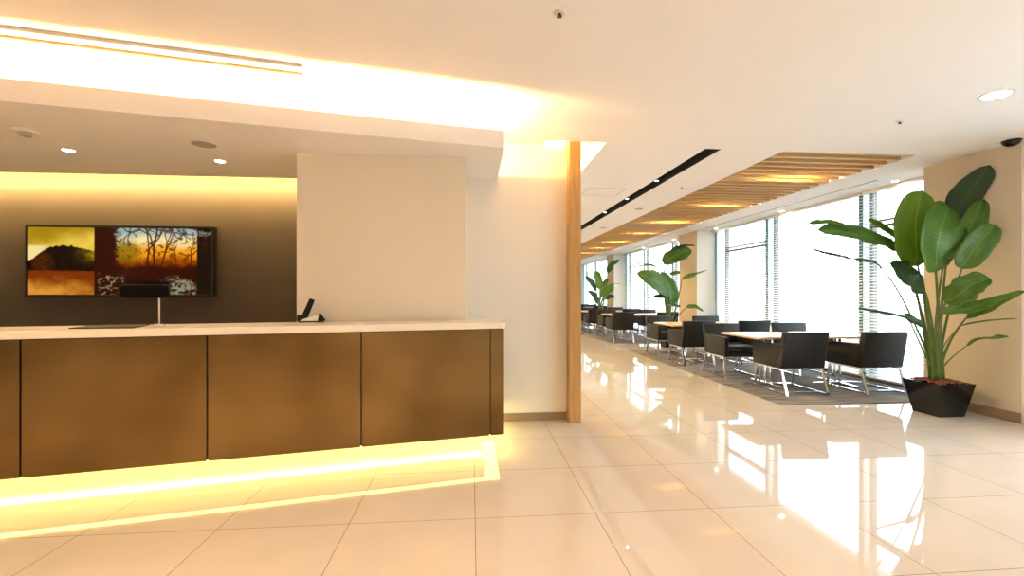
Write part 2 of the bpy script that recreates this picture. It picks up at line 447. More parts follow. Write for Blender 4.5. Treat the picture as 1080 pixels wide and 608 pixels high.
for i, (a, b_) in enumerate(BAYS):
    for j, (ya, yb) in enumerate(window_bay(i, a, b_)):
        t = empty('venetian_blind', 'white venetian blind over the %s third of the %s' % (BL_LAB[j], BAY_LAB[i]), 'blind', (XWN - .07, (ya + yb) / 2, 0), 0, 'white venetian blinds on the lounge windows')
        hw = (yb - ya) / 2
        bm = new_bm(); box(bm, -.03, .03, -hw, hw, HC - .045, HC - .002, 0.004); obj('headrail', bm, M['white_plastic'], t)
        bm = new_bm(); z = 0.10; ta = math.radians(24)
        while z < HC - .06:
            dx, dz = .0225 * math.cos(ta), .0225 * math.sin(ta)
            hexa(bm, [(-dx, -hw, z - dz), (dx, -hw, z + dz), (dx, hw, z + dz), (-dx, hw, z - dz)],
                 [(-dx, -hw, z - dz + .0016), (dx, -hw, z + dz + .0016), (dx, hw, z + dz + .0016), (-dx, hw, z - dz + .0016)])
            z += 0.043
        obj('slats', bm, M['blind'], t)
        bm = new_bm(); box(bm, -.022, .022, -hw, hw, .05, .075, .004); obj('bottom_rail', bm, M['white_plastic'], t)
        bm = new_bm()
        for y in (-hw * .75, 0, hw * .75):
            for x in (-.024, .024): box(bm, x - .0008, x + .0008, y - .0012, y + .0012, .07, HC - .04)
        obj('ladder_cord', bm, M['white_plastic'], t)

bm = new_bm(); box(bm, 5.9, 60, -30, 60, -0.15, -0.03); struct('pavement', bm, M['pave'])

# ------------------------------------------------------------------ soffit over the counter with its light coves
P = Vector((-2.70, 2.87)); D = Vector((math.cos(.1995), math.sin(.1995))); N = Vector((-D.y, D.x))
def at(t, nn):
    q = P + D * t + N * nn; return (q.x, q.y)
def on_x(x, nn):     # point on the counter-parallel line nn where X = x
    t = (x - P.x - N.x * nn) / D.x; return at(t, nn)
XL = X0
fr = [on_x(XL, 0), on_x(0.25, 0)]
bm = new_bm()
prism(bm, [fr[0], fr[1], (0.25, YW), (-0.042, YW), (-0.042, 4.55), (XL, 4.55)], 2.36, 2.41)
prism(bm, [on_x(XL, 0), on_x(.25, 0), on_x(.25, .03), on_x(XL, .03)], 2.41, 2.492)
struct('ceiling_soffit', bm, M['ceiling'])
bm = new_bm(); prism(bm, [on_x(XL, .07), on_x(.19, .07), on_x(.19, .10), on_x(XL, .10)], 2.412, 2.44)
tag(obj('cove_ceiling_light', bm, M['led_cove']), 'warm tube light hidden along the lip of the soffit over the counter', 'light')
bm = new_bm(); box(bm, XL, -1.40, 4.552, 4.575, 2.375, 2.40)
tag(obj('cove_ceiling_light', bm, M['led']), 'warm strip light hidden above the brown wall behind the screen', 'light')
bm = new_bm(); box(bm, .942, .96, 4.62, 16.5, 2.80, 2.83); box(bm, .74, .92, 4.44, 4.457, 2.80, 2.83)
tag(obj('cove_ceiling_light', bm, M['led']), 'warm strip light in the ceiling slot round the oak post', 'light')

# white rail on the ceiling in front of the counter soffit
t = empty('ceiling_rail', 'long white double rail on the ceiling in front of the glowing cove', 'rail', (0, 0, 0))
bm = new_bm(); prism(bm, [on_x(-5.5, -.165), on_x(-1.085, -.165), on_x(-1.085, -.115), on_x(-5.5, -.115)], HC - .022, HC, 0.003); obj('outer_profile', bm, M['white_plastic'], t)
bm = new_bm(); prism(bm, [on_x(-5.5, -.05), on_x(-1.12, -.05), on_x(-1.12, -.03), on_x(-5.5, -.03)], HC - .020, HC, 0.002); obj('inner_profile', bm, M['skirting'], t)

def downlight(loc, r, glow, label, power, col, spot=1.6, group=None, name='ceiling_downlight'):
    t = empty(name, label, 'light', loc, 0, group)
    bm = new_bm()
    k = 28
    for i in range(k):
        a, b_ = 2 * PI * i / k, 2 * PI * (i + 1) / k
        def pt(an, rr, z): return (rr * math.cos(an), rr * math.sin(an), z)
        ring = [(r * .82, .0), (r * .82, -.004), (r, -.004), (r, .0)]
        for q in range(3):
            vs = [bm.verts.new(pt(a, *ring[q])), bm.verts.new(pt(b_, *ring[q])), bm.verts.new(pt(b_, *ring[q + 1])), bm.verts.new(pt(a, *ring[q + 1]))]
            bm.faces.new(vs)
    bmesh.ops.remove_doubles(bm, verts=bm.verts[:], dist=1e-5)
    obj('trim_ring', bm, M['white_plastic'], t)
    bm = new_bm(); cyl(bm, (0, 0, -.002), r * .82, .003, 28); obj('lamp', bm, M[glow], t)
    if power:
        light('SPOT', 'downlight_beam', (loc[0], loc[1], loc[2] - .01), power, col, r * .6, spot=spot, blend=0.6)
    return t
downlight((-3.10, 3.81, 2.36), .045, 'lamp', 'small bright downlight in the soffit, nearer the smoke detector', 14, (1, .80, .52))
downlight((-2.095, 4.015, 2.36), .045, 'lamp', 'small bright downlight in the soffit, nearer the grey speaker grille', 14, (1, .80, .52))
downlight((3.86, 3.04, HC), .10, 'lamp', 'large round downlight in the white ceiling before the slatted timber', 25, (1, .93, .84))

for i, (x, y) in enumerate(((-3.6, .9), (-1.4, .7), (.9, .2), (-2.4, -1.6), (.3, -1.8))):  # unseen downlights added behind the camera to brighten the lobby
    downlight((x, y, HC), .10, 'lamp', 'added unseen fill downlight behind the viewpoint, %s of five' % ORD[i], 85, (1, .64, .31), spot=2.5, group='added fill downlights behind the viewpoint')

# things on the soffit
t = empty('smoke_detector', 'round smoke detector under the counter soffit', 'smoke detector', (-3.02, 3.385, 2.36))
bm = new_bm(); cyl(bm, (0, 0, -.008), .062, .016, 28, .068); obj('base', bm, M['white_plastic'], t)
bm = new_bm(); cyl(bm, (0, 0, -.027), .030, .022, 24, .042); obj('sensor_cage', bm, M['grille'], t)
def speaker(x, y, z, label, r=.075):
    t = empty('ceiling_speaker', label, 'speaker', (x, y, z))
    bm = new_bm(); cyl(bm, (0, 0, -.003), r, .006, 32); obj('rim', bm, M['white_plastic'], t)
    bm = new_bm(); cyl(bm, (0, 0, -.007), r * .92, .004, 32); obj('grille', bm, M['grille'], t)
speaker(-1.97, 3.56, 2.36, 'round grey speaker grille under the counter soffit', .085)
speaker(2.885, 7.66, HC, 'round speaker in the ceiling between black trough and timber slats, nearer one')
speaker(2.925, 9.93, HC, 'round speaker in the ceiling between black trough and timber slats, farther one')
def sprinkler(x, y, label):
    t = empty('ceiling_sprinkler', label, 'sprinkler', (x, y, HC))
    bm = new_bm(); cyl(bm, (0, 0, -.004), .030, .008, 24, .034); obj('rosette', bm, M['white_plastic'], t)
    bm = new_bm(); cyl(bm, (0, 0, -.012), .009, .014, 14); cyl(bm, (0, 0, -.021), .014, .003, 14); obj('sprinkler_head', bm, M['grey_dark'], t)
sprinkler(.458, 2.353, 'sprinkler head alone in the plain ceiling above the walkway')
sprinkler(3.634, 3.577, 'sprinkler head in the ceiling between big downlight and timber slats')
sprinkler(2.894, 6.07, 'sprinkler head in the ceiling between black trough and timber slats')
# dome camera at the right wall
t = empty('ceiling_dome_camera', 'black dome security camera where ceiling meets the right pillar', 'security camera', (5.09, 3.88, HC))
bm = new_bm(); cyl(bm, (0, 0, -.010), .085, .020, 32, .09); obj('mounting_ring', bm, M['white_plastic'], t)
bm = new_bm(); dome(bm, (0, 0, -.020), .072, .8); obj('dome_cover', bm, M['black_gloss'], t)
# access panel outline
t = empty('ceiling_access_panel', 'flush square access panel in the ceiling left of the black trough', 'access panel', (1.885, 6.45, HC))
bm = new_bm(); box(bm, -.26, .26, -.24, .24, -.002, 0); obj('panel', bm, M['ceiling'], t)
bm = new_bm()
for s in (-1, 1):
    box(bm, s * .268 - .003, s * .268 + .003, -.25, .25, -.003, 0)
    box(bm, -.27, .27, s * .248 - .003, s * .248 + .003, -.003, 0)
obj('panel_edge', bm, M['grille'], t)
# slot diffusers near the window
for y0, y1, lb in ((5.45, 9.8, 'thin dark air slot in the ceiling along the nearest window'), (11.6, 16.0, 'thin dark air slot in the ceiling along the second window')):
    t = empty('ceiling_air_vent', lb, 'vent', (5.22, (y0 + y1) / 2, HC))
    h = (y1 - y0) / 2
    bm = new_bm(); box(bm, -.035, -.012, -h, h, -.004, 0); box(bm, .012, .035, -h, h, -.004, 0); obj('vent_frame', bm, M['white_plastic'], t)
    bm = new_bm(); box(bm, -.012, .012, -h, h, -.002, 0); obj('air_slot', bm, M['black_matt'], t)
# little downlights along the window
for i, y in enumerate((5.477, 7.66, 9.84, 12.0, 14.2)):
    downlight((5.50, y, HC), .045, 'lamp', 'small downlight in the ceiling strip by the windows, %s from the front' % ORD[i], 5, (1, .86, .68), group='small downlights by the windows')
# spots inside the black trough
t = empty('trough_ceiling_light', 'long black recessed light trough in the lounge ceiling', 'light trough', (2.445, 4.43, HC))
bm = new_bm(); box(bm, .078, .085, .002, 17.0, 0, .128); box(bm, -.085, -.078, .002, 17.0, 0, .128); obj('side_plate', bm, M['black_matt'], t)
bm = new_bm(); box(bm, -.078, .078, .002, 17.0, .118, .128); obj('top_plate', bm, M['grey_dark'], t)
for y in (5.85, 7.0, 8.2, 10.3, 12.5):
    bm = new_bm(); cyl(bm, (0.0, y - 4.43, .065), .036, .075, 20); h = obj('spot_housing', bm, M['black'], t)
    bm = new_bm(); cyl(bm, (0.0, y - 4.43, .026), .019, .004, 20); obj('spot_lamp', bm, M['lamp_small'], h)
    light('SPOT', 'trough_beam', (2.445, y, HC + .015), 10, (1, .96, .9), .03, spot=1.3, blend=.6)

# slatted timber ceiling
t = empty('slatted_ceiling_panel', 'slatted oak ceiling panel running down the lounge above the tables', 'ceiling panel', (3.955, 4.44, HC))
NSL = 104; PITCH = .170
bm = new_bm()
for k in range(NSL): box(bm, -.752, .752, .012 + k * PITCH, .062 + k * PITCH, .004, .105)
obj('slats', bm, M['slat_wood'], t)
bm = new_bm(); box(bm, -.755, -.735, 0, 17.7, .105, .14); box(bm, .735, .755, 0, 17.7, .105, .14); box(bm, -.01, .01, 0, 17.7, .105, .14); obj('batten', bm, M['slat_wood'], t)
for i in range(9):
    y = 5.43 + 1.78 * i
    tt = empty('slat_ceiling_light', 'warm lamp glowing between the oak ceiling slats, %s from the near end' % ORD[i], 'light', (4.13, y, HC + .25), 0, 'warm lamps above the timber slats')
    bm = new_bm(); box(bm, -.28, .28, -.03, .03, -.035, .005, .006); obj('housing', bm, M['white_plastic'], tt)
    bm = new_bm(); box(bm, -.26, .26, -.022, .022, -.045, -.036); obj('lamp', bm, M['lamp_warm'], tt)

# ------------------------------------------------------------------ reception counter
t = empty('reception_counter', 'long reception counter with bronze metal front and cream top, glowing beneath', 'counter', (P.x, P.y, 0), 0.1995)
def loc(x, y):   # room to counter coordinates
    q = Vector((x, y)) - P; return (q.dot(D), q.dot(N))
ZT, ZB, ZP = 1.034, .985, .178
def L(poly): return [loc(*p) for p in poly]
XE = .25
bm = new_bm()
prism(bm, L([on_x(-4.8, -.012), on_x(XE + .004, -.012), on_x(XE + .004, .44), on_x(-.035, .44), (-.035, 3.722), on_x(-1.36, .44) if on_x(-1.36, .44)[1] < 3.722 else (-1.36, 3.722), on_x(-1.4, .44), on_x(-4.8, .44)]), ZB, ZT, .004)
obj('counter_top', bm, M['counter_top'], t)
seams = [-1.79, -.85, .094, 1.038, 1.973, 2.898]
for a, b_ in zip(seams[:-1], seams[1:]):
    bm = new_bm(); box(bm, a + .005, b_ - .005, 0, .018, ZP, ZB - .004, .0015); obj('front_panel', bm, M['bronze'], t)
bm = new_bm()
e0, e1 = loc(*on_x(XE - .002, 0)), loc(*on_x(XE - .002, .5))
prism(bm, [(2.903, 0), e0, (e0[0] + (e1[0] - e0[0]) * .04, .02), (2.903, .02)], ZP, ZB - .004, .0015)
obj('front_panel', bm, M['bronze'], t)
bm = new_bm(); prism(bm, L([(XE - .02, on_x(XE, .03)[1]), (XE - .002, on_x(XE, .022)[1]), (XE - .002, 4.40), (XE - .02, 4.40)]), ZP, ZB - .25); obj('end_panel', bm, M['bronze'], t)
bm = new_bm(); prism(bm, L([on_x(-4.8, .0187), on_x(XE - .025, .0187), on_x(XE - .025, .27), on_x(-4.8, .27)]), ZP + .001, ZB - .002); obj('carcass', bm, M['grey_dark'], t)
bm = new_bm(); prism(bm, L([(.0, on_x(0, .275)[1]), (XE - .025, on_x(XE - .025, .275)[1]), (XE - .025, 4.40), (.0, 4.40)]), ZP + .004, .74); obj('return_cabinet', bm, M['grey_dark'], t)
bm = new_bm(); prism(bm, L([on_x(-4.8, .13), on_x(XE - .17, .13), (XE - .17, 4.40), (.02, 4.40), on_x(.02, .25), on_x(-4.8, .25)]), 0.0, ZP + .004); obj('plinth', bm, M['plinth'], t)
bm = new_bm(); prism(bm, L([on_x(-4.8, .045), on_x(XE - .152, .045), on_x(XE - .152, .085), on_x(-4.8, .085)]), ZP - .012, ZP - .002)
prism(bm, L([(XE - .15, on_x(XE - .15, .045)[1]), (XE - .035, on_x(XE - .035, .045)[1]), (XE - .035, 4.36), (XE - .15, 4.36)]), ZP - .012, ZP - .002)
obj('led_strip', bm, M['led_under'], t)
bm = new_bm(); prism(bm, L([on_x(-4.8, .115), on_x(XE - .175, .115), on_x(XE - .175, .128), on_x(-4.8, .128)]), .001, .014); obj('plinth_led_strip', bm, M['led_floor'], t)

# things on the counter
t = empty('desk_pad', 'flat black desk pad lying on the cream counter top', 'desk pad', (0, 0, ZT))
pad = [survey(72, 347.3, 2.78), survey(141, 346.6, 2.84), survey(158, 343.3, 3.12), survey(93, 344.4, 3.02)]
bm = new_bm(); prism(bm, [(p.x, p.y) for p in pad], .0005, .006, .001); obj('pad_sheet', bm, M['black'], t)
bm = new_bm(); q = [sum((pp for pp in pad), Vector((0, 0, 0))) / 4 + (p - sum((pp for pp in pad), Vector((0, 0, 0))) / 4) * .93 for p in pad]
prism(bm, [(p.x, p.y) for p in q], .0062, .0075); obj('writing_surface', bm, M['grey_dark'], t)

t = empty('desk_lamp', 'small desk lamp, black head on a thin silver post, standing on the counter', 'lamp', (-2.147, 3.351, ZT))
bm = new_bm(); cyl(bm, (0, 0, .004), .036, .007, 32, .033); obj('base', bm, M['silver'], t)
bm = new_bm(); cyl(bm, (0, 0, .105), .0055, .20, 14); obj('post', bm, M['silver'], t)
bm = new_bm()
c, s = CY, SY
vs = box(bm, -.245, .06, -.035, .035, .186, .280, .030, seg=4)
obj('lamp_head', bm, M['matt_black'], t, smooth=True)

t = empty('cordless_telephone', 'black cordless phone upright in a pale cradle on the counter by the column', 'telephone', (-1.215, 3.60, ZT), .30)
bm = new_bm()
hexa(bm, [(-.085, -.045, 0), (.085, -.045, 0), (.085, .045, 0), (-.085, .045, 0)], [(-.075, -.03, .018), (.055, -.03, .065), (.055, .035, .065), (-.075, .035, .018)], .004)
obj('base', bm, M['white_plastic'], t)
bm = new_bm(); hexa(bm, [(-.09, -.048, 0), (.088, -.048, 0), (.088, .048, 0), (-.09, .048, 0)], [(-.09, -.048, .010), (.088, -.048, .010), (.088, .048, .010), (-.09, .048, .010)], .002); obj('foot_plate', bm, M['black'], t)
bm = new_bm(); hexa(bm, [(.045, -.05, .011), (.10, -.05, .011), (.10, .05, .011), (.045, .05, .011)], [(.054, -.05, .07), (.060, -.05, .07), (.060, .05, .07), (.054, .05, .07)], .002); obj('side_wing', bm, M['black'], t)
bm = new_bm()
a0, a1 = Vector((-.055, 0, .02)), Vector((.005, 0, .175))
dx = Vector((.022, 0, -.008))
hexa(bm, [a0 - dx + Vector((0, -.024, 0)), a0 + dx + Vector((0, -.024, 0)), a0 + dx + Vector((0, .024, 0)), a0 - dx + Vector((0, .024, 0))],
     [a1 - dx * .85 + Vector((0, -.022, 0)), a1 + dx * .85 + Vector((0, -.022, 0)), a1 + dx * .85 + Vector((0, .022, 0)), a1 - dx * .85 + Vector((0, .022, 0))], .006)
h = obj('handset', bm, M['black'], t)
bm = new_bm(); box(bm, -.10, -.066, -.03, .03, .006, .055, .006); obj('charging_cup', bm, M['black'], t)

# ------------------------------------------------------------------ wall screen with its picture
SW, SH = 1.706, .690
t = empty('mounted_television', 'wide black-framed wall screen showing an orange sunset with bare trees', 'television', (-3.385, YT, 1.565))
bm = new_bm(); box(bm, -SW / 2, SW / 2, -.05, -.001, -SH / 2, SH / 2, .004); obj('casing', bm, M['black'], t)
bm = new_bm()
e = .022
for a in ((-SW / 2, SW / 2, SH / 2 - e, SH / 2), (-SW / 2, SW / 2, -SH / 2, -SH / 2 + e)): box(bm, a[0], a[1], -.062, -.05, a[2], a[3], .002)
for a in ((-SW / 2, -SW / 2 + e), (SW / 2 - e, SW / 2)): box(bm, a[0], a[1], -.062, -.05, -SH / 2 + e, SH / 2 - e, .002)
obj('bezel', bm, M['black_gloss'], t)
GX, GY = 360, 134
yy, xx = np.mgrid[0:GY + 1, 0:GX + 1]
S_, T_ = xx / GX, yy / GY      # T from top
rng = np.random.RandomState(3)
def noise(fx, fy, seed):
    r = np.random.RandomState(seed); out = np.zeros_like(S_); amp = 1.0; tot = 0
    for o_ in range(4):
        gx, gy = int(fx * 2 ** o_) + 2, int(fy * 2 ** o_) + 2
        g = r.rand(gy + 1, gx + 1)
        px, py = S_ * (gx - 1), T_ * (gy - 1)
        ix, iy = np.minimum(px.astype(int), gx - 1), np.minimum(py.astype(int), gy - 1)
        fx_, fy_ = px - ix, py - iy
        fx_ = fx_ * fx_ * (3 - 2 * fx_); fy_ = fy_ * fy_ * (3 - 2 * fy_)
        out += amp * ((g[iy, ix] * (1 - fx_) + g[iy, ix + 1] * fx_) * (1 - fy_) + (g[iy + 1, ix] * (1 - fx_) + g[iy + 1, ix + 1] * fx_) * fy_)
        tot += amp; amp *= .55
    return out / tot
def c3(r, g, b_): return np.array([r, g, b_], float) / 255
def lerp(A, B, k): return A + (B - A) * np.clip(k, 0, 1)[..., None]
def ss(e0, e1, x): q = np.clip((x - e0) / (e1 - e0), 0, 1); return q * q * (3 - 2 * q)
n1, n2, n3 = noise(10, 5, 1), noise(28, 12, 2), noise(60, 30, 5)
# left picture: yellow haze, dark wooded hill, orange water
img = np.zeros((GY + 1, GX + 1, 3)) + c3(52, 16, 6)
Ls = S_ / .351
sky = lerp(np.zeros_like(img) + c3(165, 128, 22), np.zeros_like(img) + c3(240, 205, 80), ss(.0, .3, T_ + .25 * (Ls - .5)) * .9 + (n1 - .5) * .8)
hilltop = .27 + .16 * np.abs(Ls - .55) ** 1.5 * 1.6 + (n3 - .5) * .10 + .12 * ss(.35, .0, Ls)
lft = lerp(sky, np.zeros_like(img) + c3(245, 222, 150), ss(.24, .3, T_) * ss(.45, .15, Ls))
hill = lerp(np.zeros_like(img) + c3(24, 10, 3), np.zeros_like(img) + c3(120, 105, 10), ss(.55, .95, Ls) * ss(.62, .38, T_) * (n2 * 1.5))
hill = lerp(hill, np.zeros_like(img) + c3(70, 34, 6), ss(.20, .12, np.hypot((Ls - .22) * .9, (T_ - .53))) * .8)
hill = hill * (.45 + 1.1 * n3)[..., None]
lft = lerp(lft, hill, ss(-.012, .012, T_ - hilltop + (n3 - .5) * .05))
wat = lerp(np.zeros_like(img) + c3(120, 50, 8), np.zeros_like(img) + c3(216, 146, 52), ss(.66, 1.0, T_) * (1.25 - Ls) + (n1 - .55) * 1.6)
lft = lerp(lft, wat, ss(.63, .655, T_ + (n2 - .5) * .03))
# right picture: bare trees against the sunset, pond below
sk = lerp(np.zeros_like(img) + c3(150, 172, 172), np.zeros_like(img) + c3(252, 226, 160), ss(.0, .22, T_ + (n1 - .5) * .25))
sk = lerp(sk, np.zeros_like(img) + c3(240, 160, 30), ss(.2, .36, T_ + (n1 - .5) * .1))
sk = lerp(sk, np.zeros_like(img) + c3(150, 70, 8), ss(.38, .52, T_ + (n2 - .5) * .15))
sk = lerp(sk, np.zeros_like(img) + c3(52, 15, 5), ss(.50, .62, T_ + (n2 - .5) * .12))
gre = ss(.12, .05, np.hypot((S_ - .52) * 1.1, (T_ - .36) * .55) + (n3 - .5) * .08)
sk = lerp(sk, np.zeros_like(img) + c3(96, 88, 14), gre * .6)
right = lerp(np.zeros_like(img) + c3(50, 15, 6), sk, ss(.455, .495, S_ + (n3 - .5) * .06))
right = lerp(right, np.zeros_like(img) + c3(30, 20, 13), ss(.914, .92, S_))
right = lerp(right, np.zeros_like(img) + c3(120, 118, 104), ss(.914, .92, S_) * ss(.32, .05, T_) * ss(.45, .62, n2))
ink = np.zeros_like(S_)
def stroke(x0, y0, x1, y1, w):
    global ink
    ax, ay = S_ * 2.45, T_; a0_, b0_ = x0 * 2.45, y0; dx_, dy_ = (x1 - x0) * 2.45, y1 - y0
    k = np.clip(((ax - a0_) * dx_ + (ay - b0_) * dy_) / (dx_ * dx_ + dy_ * dy_ + 1e-9), 0, 1)
    ink = np.maximum(ink, ss(w + .008, w - .002, np.hypot(ax - a0_ - k * dx_, ay - b0_ - k * dy_)))
def branch(x, y, an, ln, w, d):
    if d == 0 or ln < .02: return
    x2, y2 = x + math.cos(an) * ln / 2.45, y - math.sin(an) * ln
    stroke(x, y, x2, y2, w * .55)
    for k in range(2 if d > 2 else 3):
        branch(x2, y2, an + random.uniform(-.8, .8), ln * random.uniform(.55, .85), w * .62, d - 1)
random.seed(21)
for x, y, an, ln, w in ((.635, .62, 1.45, .30, .016), (.68, .63, 1.6, .32, .019), (.718, .6, 1.35, .22, .013), (.885, .56, 1.6, .14, .010), (.80, .50, 1.7, .10, .006)):
    branch(x, y, an, ln, w, 6)
for k in range(9): branch(.5 + .05 * k, -.02, -1.0 + random.uniform(-.8, .8), .11, .007, 4)
ink *= (S_ > .46) * (S_ < .985)
right = lerp(right, np.zeros_like(img) + c3(58, 22, 6), ink * .93)
tuft = ss(.56, .66, n3) * ss(.47, .5, S_) * ss(.915, .90, S_) * ss(.16, .30, T_) * ss(.60, .48, T_)
right = lerp(right, np.zeros_like(img) + c3(110, 46, 8), tuft * .75)
pond = ss(.0, .03, T_ - (.70 + 2.2 * np.abs(S_ - .80) ** 1.35 + (n3 - .5) * .34)) * ss(.93, .89, S_)
right = lerp(right, np.zeros_like(img) + c3(138, 140, 112), pond * ss(.36, .6, n3 + .04))
spk = ss(.60, .68, n3) * ss(.36, .38, S_) * ss(.54, .5, S_) * ss(.64, .75, T_)
right = lerp(right, np.zeros_like(img) + c3(140, 130, 100), spk)
shr = ss(.02, -.02, np.maximum(np.abs(S_ - .64) - .125, .80 - T_)); right = lerp(right, np.zeros_like(img) + c3(14, 6, 4), shr)
img = np.where((S_ < .351)[..., None], lft, right)
img = np.clip(img, 0, 1) ** 2.2
me = bpy.data.meshes.new('screen')
w2, h2 = SW / 2 - e, SH / 2 - e
verts = np.stack([(S_ * 2 - 1) * w2, np.full_like(S_, -.0525), (1 - T_ * 2) * h2], -1).reshape(-1, 3)
idx = np.arange((GX + 1) * (GY + 1)).reshape(GY + 1, GX + 1)
faces = np.stack([idx[1:, :-1], idx[1:, 1:], idx[:-1, 1:], idx[:-1, :-1]], -1).reshape(-1, 4)
me.from_pydata(verts.tolist(), [], faces.tolist())
ca = me.color_attributes.new('picture', 'FLOAT_COLOR', 'POINT')
ca.data.foreach_set('color', np.concatenate([img.reshape(-1, 3), np.ones(((GX + 1) * (GY + 1), 1))], 1).astype(np.float32).ravel())
m = bpy.data.materials.new('lit_screen'); n, l = nodes_of(m); b = n['Principled BSDF']
at_ = n.new('ShaderNodeAttribute'); at_.attribute_name = 'picture'
b.inputs['Base Color'].default_value = (.002, .002, .002, 1); b.inputs['Roughness'].default_value = .2; b.inputs['Specular IOR Level'].default_value = .08
l.new(at_.outputs['Color'], b.inputs['Emission Color']); b.inputs['Emission Strength'].default_value = 0.42
me.materials.append(m); M['screen'] = m
o = bpy.data.objects.new('screen', me); COL.objects.link(o); o.parent = t

# ------------------------------------------------------------------ rugs
RUG_LAB = ['grey striped rug nearest us, edge by the big plant pot', 'grey striped rug second down the lounge, past the gap in the tiles', 'grey striped rug farthest down the lounge']
for i in range(3):
    bm = new_bm(); y = 4.80 + 6.25 * i
    if i == 2: y = 17.3
    box(bm, 3.45, 5.58, y, y + (5.08 if i < 2 else 4.9), 0.0, .008, .002)
    tag(obj('rug', bm, M['rug']), RUG_LAB[i], 'rug')
ZR = .0085

# ------------------------------------------------------------------ armchairs and tables
def make_chair(t):
    W = .285
    bm = new_bm(); w2 = W - .061; hexa(bm, [(-w2, -.184, .315), (w2, -.184, .315), (w2, .318, .315), (-w2, .318, .315)], [(-w2, -.184, .385), (w2, -.184, .385), (w2, .322, .385), (-w2, .322, .385)], .006); obj('seat_base', bm, M['leather'], t)
    bm = new_bm(); box(bm, -W + .062, W - .062, -.22, .325, .387, .475, .022, seg=3); obj('seat_cushion', bm, M['leather_seat'], t, True)
    bm = new_bm(); hexa(bm, [(-W, -.262, .314), (W, -.262, .314), (W, -.186, .314), (-W, -.186, .314)], [(-W, -.345, .768), (W, -.345, .768), (W, -.265, .768), (-W, -.265, .768)], .014, seg=3); obj('backrest', bm, M['leather'], t, True)
    for s in (-1, 1):
        x0, x1 = sorted((s * W, s * (W - .06)))
        bm = new_bm(); hexa(bm, [(x0, -.185, .314), (x1, -.185, .314), (x1, .320, .314), (x0, .320, .314)], [(x0, -.240, .615), (x1, -.240, .615), (x1, .33, .60), (x0, .33, .60)], .010, seg=3); obj('armrest', bm, M['leather'], t, True)
    for s in (-1, 1):
        x = s * .262; r = .0095
        bm = new_bm()
        tube(bm, [(x, -.235, .313), (x, -.335, r), (x, .300, r), (x, .265, .313)], r, square=True)
        tube(bm, [(x, -.245, .304), (x, .275, .304)], r, square=True)
        obj('leg_frame', bm, M['chrome'], t)
    bm = new_bm(); tube(bm, [(-.25, -.20, .0105), (.25, -.20, .0105)], .008, square=True); obj('crossbar', bm, M['chrome'], t)
    bm = new_bm(); tube(bm, [(-.25, .27, .302), (.25, .27, .302)], .008, square=True); obj('crossbar', bm, M['chrome'], t)

def make_table(t):
    h = .425
    bm = new_bm(); box(bm, -h, h, -h, h, .655, .682, .004); obj('tabletop', bm, M['table_wood'], t)
    bm = new_bm(); box(bm, -.19, .19, -.19, .19, .642, .655, .003); obj('mounting_plate', bm, M['chrome'], t)
    for s in (-1, 1):
        bm = new_bm(); cyl(bm, (s * .035, 0, .33), .018, .63, 18); obj('post', bm, M['chrome'], t)
    for k in range(4):
        bm = new_bm(); a = Matrix.Rotation(k * PI / 2, 4, 'Z')
        hexa(bm, [(0, -.03, .0), (.36, -.022, .0), (.36, .022, .0), (0, .03, .0)], [(0, -.03, .024), (.36, -.022, .012), (.36, .022, .012), (0, .03, .024)], .002)
        bmesh.ops.transform(bm, matrix=a, verts=bm.verts[:]); obj('foot', bm, M['chrome'], t)

ROW = ['first', 'second', 'third', 'fourth', 'fifth', 'sixth']
ROWLOC = ['front row on the nearest rug', 'back row on the nearest rug', 'front row on the second rug', 'back row on the second rug', 'front row on the farthest rug', 'back row on the farthest rug']
chair0 = table0 = None
#           near L        near R        far L         far R       table L   table R
JIT = {0: ((4.08, 5.55), (5.11, 5.53), (3.97, 6.68), (5.18, 6.75), (4.05, 5.93), (5.08, 5.93)),
       1: ((3.91, 7.85), (4.98, 7.95), (3.96, 9.05), (4.96, 9.00), (4.00, 8.28), (5.06, 8.30))}
for g in range(6):
    if g < 2: J = JIT[g]
    else:
        base = JIT[g % 2]; off = 6.25 * (g // 2)
        J = [(x + random.uniform(-.05, .05), y + off + random.uniform(-.012, .012)) for x, y in base]
        if g == 2: J[0] = (3.85, 11.6)
    for k in range(4):
        if g == 5 and k in (0, 2): continue
        side = 'left' if k % 2 == 0 else 'right'
        if k < 2: lb = 'dark armchair turned away, at %s table, %s' % (side, ROWLOC[g])
        else: lb = 'dark armchair facing us behind %s table, %s' % (side, ROWLOC[g])
        if chair0 is None:
            chair0 = empty('armchair', lb, 'chair'); make_chair(chair0); c = chair0
        else: c = copy_tree(chair0); c['label'] = lb
        c['group'] = 'dark armchairs round the lounge tables'
        c.location = (J[k][0], J[k][1], ZR); c.rotation_euler = (0, 0, (0 if k < 2 else PI) + random.uniform(-.02, .02))
    for k in (4, 5):
        if g == 5 and k == 4: continue
        side = 'left' if k == 4 else 'right'
        lb = 'square oak-topped table on chrome foot, %s one of %s' % (side, ROWLOC[g])
        if table0 is None:
            table0 = empty('lounge_table', lb, 'table'); make_table(table0); c = table0
        else: c = copy_tree(table0); c['label'] = lb
        c['group'] = 'square lounge tables'
        c.location = (J[k][0], J[k][1], ZR)

